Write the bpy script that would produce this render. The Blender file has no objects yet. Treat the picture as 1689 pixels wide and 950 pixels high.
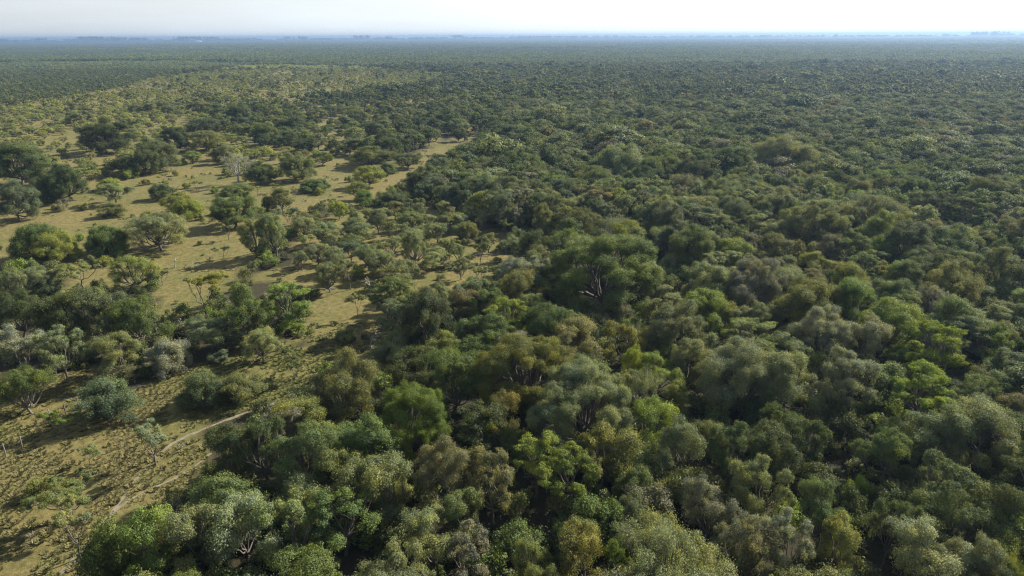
import bpy, math, random
import numpy as np

C = bpy.context.scene.collection
sc = bpy.context.scene
R_ = math.radians

# ------------------------------------------------------------------ camera, sky, sun, exposure
CAM_H = 40.0
FPX = 1140.0                      # focal length in pixels of the 1689 px wide photograph
PITCH, ROLL = R_(20.0), R_(0.34)
HFOV = 2 * math.atan(844.5 / FPX)
cam_d = bpy.data.cameras.new('camera')
cam_d.sensor_width = 36.0
cam_d.lens = 36.0 * FPX / 1689.0
cam_d.clip_start = 0.5
cam_d.clip_end = 60000.0
cam = bpy.data.objects.new('camera', cam_d)
C.objects.link(cam)
cam.location = (0, 0, CAM_H)
import mathutils
CM = mathutils.Matrix.Rotation(math.pi / 2 - PITCH, 3, 'X') @ mathutils.Matrix.Rotation(-ROLL, 3, 'Z')
cam.rotation_euler = CM.to_euler()
sc.camera = cam

SUN_EL, SUN_AZ = 33.0, 54.0       # azimuth measured from the view direction (+Y) towards the right (+X)
world = bpy.data.worlds.new('World')
sc.world = world
world.use_nodes = True
wn, wl = world.node_tree.nodes, world.node_tree.links
bg = wn['Background']
sky = wn.new('ShaderNodeTexSky')
sky.sky_type = 'NISHITA'
sky.sun_disc = False
sky.sun_elevation = R_(SUN_EL)
sky.sun_rotation = R_(SUN_AZ)
sky.altitude = 100.0
sky.air_density = 1.2
sky.dust_density = 1.0
sky.ozone_density = 1.0
SKY_STRENGTH = 0.05
bg.inputs['Strength'].default_value = SKY_STRENGTH
# thin milky cloud veil over the clear sky, brighter towards the sun
tc = wn.new('ShaderNodeTexCoord')
mp = wn.new('ShaderNodeMapping'); mp.inputs['Scale'].default_value = (1.0, 1.0, 7.0)
wl.new(tc.outputs['Generated'], mp.inputs['Vector'])
nz = wn.new('ShaderNodeTexNoise'); nz.inputs['Scale'].default_value = 3.2
nz.inputs['Detail'].default_value = 7.0; nz.inputs['Roughness'].default_value = 0.55
wl.new(mp.outputs['Vector'], nz.inputs['Vector'])
rm = wn.new('ShaderNodeMapRange')
rm.inputs['From Min'].default_value = 0.35; rm.inputs['From Max'].default_value = 0.7
rm.inputs['To Min'].default_value = 0.70; rm.inputs['To Max'].default_value = 0.97
wl.new(nz.outputs['Fac'], rm.inputs['Value'])
sx, sy_, sz = (math.sin(R_(SUN_AZ)) * math.cos(R_(SUN_EL)), math.cos(R_(SUN_AZ)) * math.cos(R_(SUN_EL)), math.sin(R_(SUN_EL)))
dt = wn.new('ShaderNodeVectorMath'); dt.operation = 'DOT_PRODUCT'
dt.inputs[1].default_value = (sx, sy_, sz)
nrm = wn.new('ShaderNodeVectorMath'); nrm.operation = 'NORMALIZE'
wl.new(tc.outputs['Generated'], nrm.inputs[0]); wl.new(nrm.outputs[0], dt.inputs[0])
gl = wn.new('ShaderNodeMapRange'); gl.interpolation_type = 'SMOOTHSTEP'
gl.inputs['From Min'].default_value = -0.05; gl.inputs['From Max'].default_value = 0.95
gl.inputs['To Min'].default_value = 7.2; gl.inputs['To Max'].default_value = 13.0
wl.new(dt.outputs['Value'], gl.inputs['Value'])
vc = wn.new('ShaderNodeVectorMath'); vc.operation = 'SCALE'
vc.inputs[0].default_value = (0.88, 0.95, 1.0)
wl.new(gl.outputs['Result'], vc.inputs['Scale'])
mx = wn.new('ShaderNodeMix'); mx.data_type = 'RGBA'
sep = wn.new('ShaderNodeSeparateXYZ'); wl.new(nrm.outputs[0], sep.inputs[0])
el = wn.new('ShaderNodeMapRange')      # the veil thins out towards the zenith
el.inputs['From Min'].default_value = 0.10; el.inputs['From Max'].default_value = 0.75
el.inputs['To Min'].default_value = 1.0; el.inputs['To Max'].default_value = 0.25
wl.new(sep.outputs['Z'], el.inputs['Value'])
vf = wn.new('ShaderNodeMath'); vf.operation = 'MULTIPLY'
wl.new(rm.outputs['Result'], vf.inputs[0]); wl.new(el.outputs['Result'], vf.inputs[1])
wl.new(vf.outputs[0], mx.inputs[0]); wl.new(sky.outputs['Color'], mx.inputs[6]); wl.new(vc.outputs[0], mx.inputs[7])
wl.new(mx.outputs[2], bg.inputs['Color'])

sun_d = bpy.data.lights.new('sun', 'SUN')
sun_d.energy = 5.0
sun_d.angle = R_(0.6)
sun_d.color = (1.0, 0.935, 0.80)
sun = bpy.data.objects.new('sun', sun_d)
C.objects.link(sun)
sun.location = (sx * 300, sy_ * 300, sz * 300)
sun.rotation_euler = mathutils.Vector((sx, sy_, sz)).to_track_quat('Z', 'Y').to_euler()

sc.view_settings.view_transform = 'Standard'
sc.view_settings.look = 'None'
sc.view_settings.exposure = 1.35
sc.view_settings.gamma = 1.0
sc.view_settings.use_curve_mapping = False
sc.render.engine = 'CYCLES'
cy = sc.cycles
cy.max_bounces = 5; cy.diffuse_bounces = 3; cy.glossy_bounces = 1; cy.transmission_bounces = 3
cy.transparent_max_bounces = 4; cy.volume_bounces = 0
cy.use_adaptive_sampling = True; cy.adaptive_threshold = 0.006
cy.use_denoising = True; cy.denoising_prefilter = 'NONE'; cy.filter_width = 1.2
cy.sample_clamp_indirect = 4.0

# ------------------------------------------------------------------ helpers
CMN = np.array([list(r) for r in CM])
def ray(px, py):
    v = np.array([(px - 844.5) / FPX, -(py - 475.0) / FPX, -1.0])
    return CMN @ v
def at(px, py, z=0.0):
    """the point of the level plane z that the photograph shows at pixel px, py"""
    d = ray(px, py)
    t = (z - CAM_H) / d[2]
    return np.array([d[0] * t, d[1] * t]), t          # t = depth along the optical axis in metres
def project(X, Y, Z=0.0):
    P = np.stack([np.asarray(X, float), np.asarray(Y, float), np.zeros_like(np.asarray(X, float)) + Z - CAM_H], -1) @ CMN
    dep = np.maximum(-P[..., 2], 0.01)
    return 844.5 + FPX * P[..., 0] / dep, 475.0 - FPX * P[..., 1] / dep, dep
def inpoly(px, py, poly):
    px, py = np.asarray(px), np.asarray(py)
    c = np.zeros(px.shape, bool)
    n = len(poly)
    for i in range(n):
        x1, y1 = poly[i]; x2, y2 = poly[(i + 1) % n]
        if y1 == y2: continue
        k = ((y1 > py) != (y2 > py)) & (px < (x2 - x1) * (py - y1) / (y2 - y1) + x1)
        c ^= k
    return c
_nr = np.random.RandomState(5)
_W = [( _nr.uniform(0, 2 * math.pi), _nr.uniform(0.5, 1.6), _nr.uniform(0, 6.28)) for _ in range(14)]
def field(x, y, scale, seed=0.0):
    """smooth noise in about -1..1 with features of the given size in metres"""
    s = 0.0
    for i, (a, f, p) in enumerate(_W):
        a2 = a + seed * 1.7
        s = s + np.sin((x * math.cos(a2) + y * math.sin(a2)) * f * 3.0 / scale + p + seed * (i + 1))
    return s / 4.2

def tag(o, label=None, cat=None, group=None, kind=None):
    if label: o['label'] = label
    if cat: o['category'] = cat
    if group: o['group'] = group
    if kind: o['kind'] = kind
    return o
def mesh_np(name, V, F, mats, var=None, midx=None, smooth=False):
    """V (n,3); F list of arrays, each (m,k) of vertex ids"""
    me = bpy.data.meshes.new(name)
    F = [f for f in F if len(f)]
    nl = sum(f.size for f in F); nf = sum(len(f) for f in F)
    me.vertices.add(len(V)); me.vertices.foreach_set('co', np.ascontiguousarray(V, np.float32).ravel())
    me.loops.add(nl); me.loops.foreach_set('vertex_index', np.concatenate([f.ravel() for f in F]).astype(np.int32))
    me.polygons.add(nf)
    cnt = np.concatenate([np.full(len(f), f.shape[1]) for f in F])
    st = np.concatenate([[0], np.cumsum(cnt)[:-1]])
    me.polygons.foreach_set('loop_start', st.astype(np.int32))
    if smooth: me.polygons.foreach_set('use_smooth', np.ones(nf, bool))
    for m in mats: me.materials.append(m)
    if midx is not None: me.polygons.foreach_set('material_index', midx.astype(np.int32))
    if var is not None:
        a = me.attributes.new('var', 'FLOAT_VECTOR', 'FACE')
        a.data.foreach_set('vector', np.ascontiguousarray(var, np.float32).ravel())
    me.update(calc_edges=True)
    return me
def link(name, me, parent=None, loc=(0, 0, 0)):
    o = bpy.data.objects.new(name, me)
    C.objects.link(o)
    o.location = loc
    if parent: o.parent = parent
    return o

# ------------------------------------------------------------------ materials
def new_mat(name):
    m = bpy.data.materials.new(name); m.use_nodes = True
    return m, m.node_tree.nodes, m.node_tree.links
def math_n(n, l, op, a, b=None, c=None):
    k = n.new('ShaderNodeMath'); k.operation = op
    for i, v in enumerate((a, b, c)):
        if v is None: continue
        if isinstance(v, (int, float)): k.inputs[i].default_value = v
        else: l.new(v, k.inputs[i])
    return k.outputs[0]
def mix_n(n, l, fac, a, b, mode='MIX'):
    k = n.new('ShaderNodeMix'); k.data_type = 'RGBA'; k.blend_type = mode
    for s, v in ((0, fac), (6, a), (7, b)):
        if isinstance(v, (int, float)): k.inputs[s].default_value = v
        elif isinstance(v, tuple): k.inputs[s].default_value = (*v, 1) if len(v) == 3 else v
        else: l.new(v, k.inputs[s])
    return k.outputs[2]
def noise_n(n, l, scale, detail=4, rough=0.55, vec=None):
    k = n.new('ShaderNodeTexNoise'); k.inputs['Scale'].default_value = scale
    k.inputs['Detail'].default_value = detail; k.inputs['Roughness'].default_value = rough
    if vec is not None: l.new(vec, k.inputs['Vector'])
    return k.outputs['Fac']
def ramp_n(n, l, fac, stops):
    k = n.new('ShaderNodeValToRGB')
    e = k.color_ramp.elements
    while len(e) < len(stops): e.new(0.5)
    for i, (p, c) in enumerate(stops):
        e[i].position = p; e[i].color = (*c, 1)
    l.new(fac, k.inputs[0]); return k.outputs['Color']

def foliage_material():
    m, n, l = new_mat('foliage')
    t = n.new('ShaderNodeAttribute'); t.attribute_type = 'INSTANCER'; t.attribute_name = 'tint'
    v = n.new('ShaderNodeAttribute'); v.attribute_type = 'GEOMETRY'; v.attribute_name = 'var'
    s = n.new('ShaderNodeSeparateXYZ'); l.new(v.outputs['Vector'], s.inputs[0])
    tint = t.outputs['Color']
    # young growth on some sprays is yellower, old growth deeper
    warm = mix_n(n, l, 1.0, tint, (1.26, 1.18, 0.75), 'MULTIPLY')
    deep = mix_n(n, l, 1.0, tint, (0.70, 0.80, 0.92), 'MULTIPLY')
    c = mix_n(n, l, s.outputs['X'], deep, warm)
    br = math_n(n, l, 'MULTIPLY_ADD', s.outputs['Y'], 0.54, 0.73)
    cb = n.new('ShaderNodeVectorMath'); cb.operation = 'SCALE'; l.new(c, cb.inputs[0]); l.new(br, cb.inputs['Scale'])
    c2 = mix_n(n, l, s.outputs['Z'], cb.outputs[0], (0.130, 0.142, 0.100))
    p = n['Principled BSDF']
    l.new(c2, p.inputs['Base Color']); p.inputs['Roughness'].default_value = 0.7
    p.inputs['Specular IOR Level'].default_value = 0.2
    tr = n.new('ShaderNodeBsdfTranslucent')
    tc2 = mix_n(n, l, 1.0, c2, (1.25, 1.2, 0.55), 'MULTIPLY')
    l.new(tc2, tr.inputs['Color'])
    ms = n.new('ShaderNodeMixShader'); ms.inputs[0].default_value = 0.28
    l.new(p.outputs[0], ms.inputs[1]); l.new(tr.outputs[0], ms.inputs[2])
    l.new(ms.outputs[0], n['Material Output'].inputs['Surface'])
    return m
def bark_material(name, a, b):
    m, n, l = new_mat(name)
    g = n.new('ShaderNodeTexCoord')
    mp = n.new('ShaderNodeMapping'); mp.inputs['Scale'].default_value = (1, 1, 0.25)
    l.new(g.outputs['Object'], mp.inputs['Vector'])
    f = noise_n(n, l, 5.0, 5, 0.6, mp.outputs['Vector'])
    l.new(ramp_n(n, l, f, [(0.3, a), (0.7, b)]), n['Principled BSDF'].inputs['Base Color'])
    n['Principled BSDF'].inputs['Roughness'].default_value = 0.9
    bp = n.new('ShaderNodeBump'); bp.inputs['Strength'].default_value = 0.6; bp.inputs['Distance'].default_value = 0.04
    l.new(f, bp.inputs['Height']); l.new(bp.outputs[0], n['Principled BSDF'].inputs['Normal'])
    return m
FOL = foliage_material()
BARK = bark_material('bark', (0.055, 0.045, 0.035), (0.16, 0.14, 0.115))
PALE = bark_material('pale_dead_wood', (0.17, 0.15, 0.13), (0.40, 0.37, 0.33))
POST = bark_material('weathered_post', (0.09, 0.08, 0.065), (0.22, 0.20, 0.17))

def ground_material():
    m, n, l = new_mat('dry_grassland')
    g = n.new('ShaderNodeTexCoord'); vec = g.outputs['Object']
    n1 = noise_n(n, l, 0.035, 5, 0.6, vec)      # broad green and straw zones
    n2 = noise_n(n, l, 0.35, 5, 0.65, vec)      # metre-sized mottling
    n3 = noise_n(n, l, 1.1, 10, 0.82, vec)        # tussocks
    n4 = noise_n(n, l, 0.11, 4, 0.6, vec)
    straw = ramp_n(n, l, n3, [(0.33, (0.050, 0.045, 0.017)), (0.5, (0.130, 0.108, 0.041)), (0.72, (0.235, 0.192, 0.078))])
    green = ramp_n(n, l, n3, [(0.33, (0.030, 0.040, 0.012)), (0.5, (0.090, 0.092, 0.028)), (0.8, (0.150, 0.140, 0.048))])
    a = math_n(n, l, 'ADD', n1, math_n(n, l, 'MULTIPLY', n2, 0.8))
    k = n.new('ShaderNodeMapRange'); k.inputs['From Min'].default_value = 0.83; k.inputs['From Max'].default_value = 1.07
    l.new(a, k.inputs['Value'])
    c = mix_n(n, l, k.outputs['Result'], straw, green)
    soil = (0.17, 0.120, 0.072)
    b = n.new('ShaderNodeMapRange'); b.inputs['From Min'].default_value = 0.60; b.inputs['From Max'].default_value = 0.70
    b.inputs['To Max'].default_value = 0.7
    l.new(math_n(n, l, 'MULTIPLY_ADD', n2, 0.5, math_n(n, l, 'MULTIPLY', n4, 0.5)), b.inputs['Value'])
    c = mix_n(n, l, b.outputs['Result'], c, soil)
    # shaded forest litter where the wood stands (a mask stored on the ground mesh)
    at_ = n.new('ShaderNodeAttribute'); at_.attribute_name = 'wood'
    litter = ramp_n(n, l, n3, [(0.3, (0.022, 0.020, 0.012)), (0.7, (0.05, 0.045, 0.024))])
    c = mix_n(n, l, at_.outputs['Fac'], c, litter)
    p = n['Principled BSDF']; l.new(c, p.inputs['Base Color']); p.inputs['Roughness'].default_value = 0.95
    p.inputs['Specular IOR Level'].default_value = 0.1
    bp = n.new('ShaderNodeBump'); bp.inputs['Strength'].default_value = 0.9; bp.inputs['Distance'].default_value = 0.16
    l.new(n3, bp.inputs['Height']); l.new(bp.outputs[0], p.inputs['Normal'])
    return m
def dirt_material():
    m, n, l = new_mat('bare_dirt')
    g = n.new('ShaderNodeTexCoord')
    f = noise_n(n, l, 1.6, 6, 0.65, g.outputs['Object'])
    p = n['Principled BSDF']
    l.new(ramp_n(n, l, f, [(0.3, (0.095, 0.08, 0.05)), (0.5, (0.145, 0.122, 0.082)), (0.7, (0.20, 0.175, 0.125))]), p.inputs['Base Color'])
    p.inputs['Roughness'].default_value = 0.95
    return m
def grass_material():
    m, n, l = new_mat('grass_blades')
    t = n.new('ShaderNodeAttribute'); t.attribute_type = 'INSTANCER'; t.attribute_name = 'tint'
    p = n['Principled BSDF']; l.new(t.outputs['Color'], p.inputs['Base Color']); p.inputs['Roughness'].default_value = 0.8
    tr = n.new('ShaderNodeBsdfTranslucent'); l.new(t.outputs['Color'], tr.inputs['Color'])
    ms = n.new('ShaderNodeMixShader'); ms.inputs[0].default_value = 0.55
    l.new(p.outputs[0], ms.inputs[1]); l.new(tr.outputs[0], ms.inputs[2])
    l.new(ms.outputs[0], n['Material Output'].inputs['Surface'])
    return m

# ------------------------------------------------------------------ tree shapes
def tube(pts, rad, k):
    pts = np.asarray(pts, float); rad = np.asarray(rad, float)
    d = np.gradient(pts, axis=0); d /= np.linalg.norm(d, axis=1)[:, None] + 1e-9
    ref = np.array([0.31, 0.95, 0.05])
    u = np.cross(d, ref); u /= np.linalg.norm(u, axis=1)[:, None] + 1e-9
    v = np.cross(d, u)
    a = np.arange(k) * 2 * math.pi / k
    V = pts[:, None, :] + rad[:, None, None] * (np.cos(a)[None, :, None] * u[:, None, :] + np.sin(a)[None, :, None] * v[:, None, :])
    n = len(pts)
    i = np.arange(n - 1)[:, None] * k; j = np.arange(k)[None, :]; j2 = (j + 1) % k
    F = np.stack([i + j, i + j2, i + k + j2, i + k + j], -1).reshape(-1, 4)
    return V.reshape(-1, 3), F
class Wood:
    def __init__(s): s.V = []; s.F = []; s.n = 0
    def add(s, pts, rad, k=5):
        V, F = tube(pts, rad, k); s.V.append(V); s.F.append(F + s.n); s.n += len(V)
    def limb(s, rng, a, b, ra, rb, k=5, bend=0.12, n=5, sag=0.0):
        a = np.asarray(a, float); b = np.asarray(b, float)
        t = np.linspace(0, 1, n)[:, None]
        L = np.linalg.norm(b - a)
        off = rng.normal(0, 1, 3) * bend * L
        p = a + (b - a) * t + off * np.sin(t * math.pi) + np.array([0, 0, sag * L]) * np.sin(t * math.pi)
        p[1:-1] += rng.normal(0, 0.02 * L, (n - 2, 3))
        s.add(p, ra + (rb - ra) * t[:, 0], k)
        return p
    def mesh(s, name, mat):
        V = np.concatenate(s.V); return mesh_np(name, V, [np.concatenate(s.F)], [mat], smooth=True)

def unit(v): return v / (np.linalg.norm(v, axis=-1, keepdims=True) + 1e-9)
def quads(rng, P, N, size, aspect=0.55):
    n = len(P)
    t = unit(np.cross(N, rng.normal(0, 1, (n, 3))))
    b = np.cross(N, t)
    s = size * rng.uniform(0.6, 1.35, n)[:, None]
    t = t * s * 0.5; b = b * s * 0.5 * aspect
    V = np.stack([P - t, P - b + t * 0.15, P + t, P + b + t * 0.15], 1).reshape(-1, 3)
    return V

def make_crown(rng, spec, R, H, n_leaf, leaf, wood=None, lod=0):
    """leaf sprays gathered in clumps, clumps gathered in lobes, lobes on the limbs. Returns V, F, var."""
    sp = SPEC[spec]
    zb = H * sp['zb']
    nl = max(3, int(sp['lobes'] * (R / 3.0) ** 1.15))
    if lod == 2: nl = min(nl, 6)
    i = np.arange(nl) + 0.5
    rr = np.sqrt(i / nl) * R * sp['spread']
    th = i * 2.39996 + rng.uniform(0, 6.28)
    rr = rr * rng.uniform(0.75, 1.2, nl); th = th + rng.normal(0, 0.22, nl)
    ex = rng.uniform(0.76, 1.3)
    lx = rr * np.cos(th) * ex; ly = rr * np.sin(th) / ex
    rl = R * sp['lobe_r'] * (sp['lobes'] / nl) ** 0.42 * rng.uniform(0.55, 1.25, nl)
    q = np.clip(rr / R, 0, 1)
    top = zb + (H - zb) * (1 - sp['dome'] * q ** 2.2) * rng.uniform(1 - sp['rag'], 1 + sp['rag'] * 0.5, nl)
    lz = top - rl * sp['vz']
    lob = np.stack([lx, ly, lz], 1)
    vz = np.full(nl, sp['vz'])
    ns = int(nl * sp['skirt'])
    if ns:
        th2 = np.arange(ns) * 6.283 / ns + rng.normal(0, 0.3, ns)
        r2 = R * rng.uniform(0.5, 0.85, ns)
        rl2 = R * sp['lobe_r'] * (sp['lobes'] / nl) ** 0.42 * rng.uniform(0.7, 1.05, ns)
        z2 = zb + (H - zb) * rng.uniform(0.05, 0.5, ns) * (1 - 0.0 * r2)
        lob = np.concatenate([lob, np.stack([r2 * np.cos(th2), r2 * np.sin(th2), np.maximum(z2, rl2 * 0.5)], 1)])
        rl = np.concatenate([rl, rl2]); vz = np.concatenate([vz, np.full(ns, min(1.0, sp['vz'] + 0.2))])
    # clumps
    nc = sp['clumps'] * 1.9 if lod < 2 else 4
    cl, cr, ch, co = [], [], [], []
    for j in range(len(lob)):
        m = max(3, int(nc * rng.uniform(0.8, 1.25)))
        d = unit(rng.normal(0, 1, (m, 3)) + np.array([0, 0, 0.55]))
        rad = rl[j] * rng.uniform(0.45, 0.98, m)[:, None]
        c = lob[j] + d * rad * np.array([1, 1, vz[j]])
        cl.append(c); cr.append(rl[j] * sp['clump_r'] * rng.uniform(0.4, 1.35, m))
        ch.append(np.clip(rng.uniform(0.2, 0.8) + rng.normal(0, 0.22, m), 0, 1)); co.append(np.tile(lob[j], (m, 1)))
    cl = np.concatenate(cl); cr = np.concatenate(cr); ch = np.concatenate(ch); co = np.concatenate(co)
    w = cr ** 2; w /= w.sum()
    ci = rng.choice(len(cl), n_leaf, p=w)
    d = unit(rng.normal(0, 1, (n_leaf, 3)) + np.array([0, 0, 0.35]))
    r = cr[ci] * (rng.uniform(0, 1, n_leaf) ** 0.45) * np.where(rng.uniform(0, 1, n_leaf) < 0.26, rng.uniform(1.0, 1.75, n_leaf), 1.0)
    P = cl[ci] + d * r[:, None] * np.array([1, 1, sp['cz']])
    P[:, 2] = np.maximum(P[:, 2], 0.08)
    N = unit(0.45 * d + 0.65 * unit(P - co[ci]) + 0.95 * unit(rng.normal(0, 1, (n_leaf, 3))) + np.array([0, 0, 0.3]))
    var = np.stack([np.clip(ch[ci] + rng.normal(0, 0.12, n_leaf), 0, 1), rng.uniform(0, 1, n_leaf), np.zeros(n_leaf)], 1)
    V = quads(rng, P, N, leaf, sp.get('aspect', 0.55))
    if sp.get('drape') and lod < 2:
        # grey lichen and moss hanging in strands under the clumps
        m = int(n_leaf * sp['drape'])
        ci = rng.choice(len(cl), m, p=w)
        nstr = max(1, m // 7)
        sc_ = rng.choice(len(cl), nstr, p=w)
        a = rng.uniform(0, 6.28, nstr)
        top_ = cl[sc_] + np.stack([np.cos(a), np.sin(a), np.zeros(nstr)], 1) * (cr[sc_] * rng.uniform(0.5, 1.05, nstr))[:, None]
        k = rng.randint(0, nstr, m)
        P2 = top_[k] + np.stack([rng.normal(0, 0.05, m), rng.normal(0, 0.05, m), -rng.uniform(0, 0.9, m) * (R / 4)], 1)
        P2[:, 2] = np.maximum(P2[:, 2], 0.2)
        hz = rng.uniform(0, 6.28, m)
        t = np.stack([np.zeros(m), np.zeros(m), np.ones(m)], 1) * leaf * 0.9
        b = np.stack([np.cos(hz), np.sin(hz), np.zeros(m)], 1) * leaf * 0.22
        V2 = np.stack([P2 - t, P2 - b, P2 + t, P2 + b], 1).reshape(-1, 3)
        V = np.concatenate([V, V2])
        var = np.concatenate([var, np.stack([rng.uniform(0, 1, m), rng.uniform(0, 1, m), rng.uniform(0.5, 1, m)], 1)])
    F = np.arange(len(V)).reshape(-1, 4)
    if wood is not None:
        fork = np.array([rng.normal(0, 0.12) * R * 0.4, rng.normal(0, 0.12) * R * 0.4, max(zb * sp['fork'], 0.25)])
        tr = (0.034 * R + 0.045) * (0.65 if spec == 'thin' else 1.0)
        nst = sp.get('stems', 1)
        if nst == 1:
            wood.limb(rng, (0, 0, -0.15), fork, tr * 1.25, tr * 0.9, 7 if lod == 0 else 5, 0.05)
        for j in range(len(lob)):
            if lod == 2 and j > 3: break
            st = fork if nst == 1 else np.array([rng.normal(0, 0.12 * R), rng.normal(0, 0.12 * R), -0.1])
            e = lob[j] - np.array([0, 0, rl[j] * vz[j] * 0.35])
            p = wood.limb(rng, st, e, tr * 0.62, tr * 0.2, 5 if lod == 0 else 4, 0.10, 6, sag=-0.04 if spec != 'umb' else -0.1)
            if lod == 0:
                sel = np.where(np.all(co == lob[j], axis=1))[0][:9]
                for q_ in sel:
                    wood.limb(rng, p[rng.randint(3, 6)], cl[q_], tr * 0.17, 0.012, 4, 0.1, 4)
    return V, F, var

#  zb crown base (of H), lobes at R=3, spread of lobe centres, lobe radius (of R), vz flattening of lobes, cz of clumps,
#  dome fall-off to the rim, rag raggedness, skirt of low side lobes, clumps per lobe, clump radius (of lobe)
SPEC = {
    'broad':  dict(zb=0.16, lobes=8, spread=0.70, lobe_r=0.40, vz=0.75, cz=0.85, dome=0.50, rag=0.22, skirt=0.9, clumps=11, clump_r=0.42, fork=0.9),
    'giant':  dict(zb=0.12, lobes=7, spread=0.78, lobe_r=0.36, vz=0.62, cz=0.75, dome=0.50, rag=0.12, skirt=1.1, clumps=13, clump_r=0.40, fork=0.9),
    'umb':    dict(zb=0.28, lobes=10, spread=0.76, lobe_r=0.38, vz=0.58, cz=0.7, dome=0.55, rag=0.12, skirt=0.75, clumps=10, clump_r=0.36, fork=0.55, aspect=0.45),
    'thin':   dict(zb=0.48, lobes=6, spread=0.82, lobe_r=0.34, vz=0.45, cz=0.6, dome=0.4, rag=0.22, skirt=0.0, clumps=7, clump_r=0.30, fork=0.5, aspect=0.4),
    'shrub':  dict(zb=0.05, lobes=8, spread=0.66, lobe_r=0.42, vz=0.80, cz=0.9, dome=0.62, rag=0.12, skirt=1.0, clumps=9, clump_r=0.42, fork=1.0, stems=3),
    'drape':  dict(zb=0.28, lobes=9, spread=0.76, lobe_r=0.36, vz=0.70, cz=0.75, dome=0.45, rag=0.26, skirt=0.6, clumps=10, clump_r=0.36, fork=0.9, drape=0.18, aspect=0.42),
    'layer':  dict(zb=0.30, lobes=9, spread=0.76, lobe_r=0.34, vz=0.36, cz=0.5, dome=0.6, rag=0.25, skirt=0.9, clumps=10, clump_r=0.36, fork=0.9),
    'grey':   dict(zb=0.35, lobes=9, spread=0.78, lobe_r=0.34, vz=0.75, cz=0.9, dome=0.5, rag=0.15, skirt=0.2, clumps=9, clump_r=0.30, fork=0.8, aspect=0.3),
}
# archetypes: species, radius, height, how many
ARCH = [('broad', 2.2, 5.6, 3), ('broad', 3.3, 7.2, 5), ('broad', 5.2, 8.8, 3), ('giant', 8.0, 11.5, 1),
        ('umb', 1.9, 3.8, 3), ('umb', 3.1, 4.9, 4), ('umb', 4.8, 6.4, 2), ('thin', 2.2, 3.8, 2), ('thin', 3.4, 4.8, 2),
        ('shrub', 1.4, 2.2, 3), ('shrub', 2.7, 4.0, 3), ('shrub', 4.6, 5.4, 2),
        ('drape', 2.6, 6.6, 3), ('drape', 3.8, 7.8, 3), ('drape', 6.0, 9.2, 2),
        ('layer', 2.4, 6.0, 2), ('layer', 3.6, 7.4, 2), ('grey', 3.0, 6.2, 2)]
DENS = dict(broad=2100, giant=2500, umb=1750, thin=1250, shrub=2300, drape=1500, layer=1900, grey=650)
ARCHE = {}
rng = np.random.RandomState(11)
for spec, R, H, cnt in ARCH:
    for k in range(cnt):
        w = Wood()
        big = 1.0 if R < 5 else 1.12
        n = int(DENS[spec] * R * R / big ** 2 * 3.3)
        V, F, var = make_crown(rng, spec, R, H, n, 0.106 * big if spec not in ('umb', 'thin', 'grey') else 0.097, w)
        cm = mesh_np('crown', V, [F], [FOL], var)
        ARCHE.setdefault(spec, []).append((R, H, cm, w.mesh('trunk', PALE if spec == 'grey' else BARK)))

def branch_tree(rng, H, R, depth=4):
    """leafless wood: recursive limbs"""
    w = Wood()
    def grow(p, d, L, r, k):
        e = p + d * L
        w.limb(rng, p, e, r, r * 0.6, 5, 0.06, 4)
        if k == 0: return
        for _ in range(3 if k > 1 else 4):
            nd = unit(d * 0.8 + rng.normal(0, 0.55, 3) + np.array([0, 0, 0.12]))
            grow(e, nd, L * rng.uniform(0.55, 0.85), r * 0.55, k - 1)
    grow(np.array([0, 0, -0.1]), unit(np.array([rng.normal(0, .1), rng.normal(0, .1), 1])), H * 0.32, 0.03 * H + .02, depth)
    return w

# ------------------------------------------------------------------ colours of the foliage (real base colours)
TINT = dict(
    dark=(0.062, 0.080, 0.030), green=(0.090, 0.120, 0.038), fresh=(0.115, 0.160, 0.032), bright=(0.145, 0.185, 0.032),
    lime=(0.178, 0.218, 0.030), olive=(0.126, 0.138, 0.050), sage=(0.144, 0.165, 0.078), pale=(0.172, 0.190, 0.098),
    brown=(0.140, 0.132, 0.062), gold=(0.152, 0.152, 0.042), rust=(0.150, 0.132, 0.050), silver=(0.185, 0.190, 0.145),
    mauve=(0.142, 0.138, 0.102), blue=(0.098, 0.120, 0.066), ygreen=(0.165, 0.182, 0.044))
TINT = {k: tuple(c * 1.08 + .1 * sum(v) / 3 for c in v) for k, v in TINT.items()}
CNAME = dict(dark='dark green', green='mid green', fresh='fresh green', bright='bright green', lime='lime green', olive='olive', sage='sage green',
             pale='pale sage', brown='brownish olive', gold='golden olive', rust='rust tinged', silver='silver grey', mauve='greyish brown', blue='bluish green', ygreen='yellow green')
FORM = dict(broad='rounded', giant='spreading', umb='flat-topped', thin='sparse', shrub='bushy', drape='lichen-hung', layer='layered', grey='twiggy')

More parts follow.
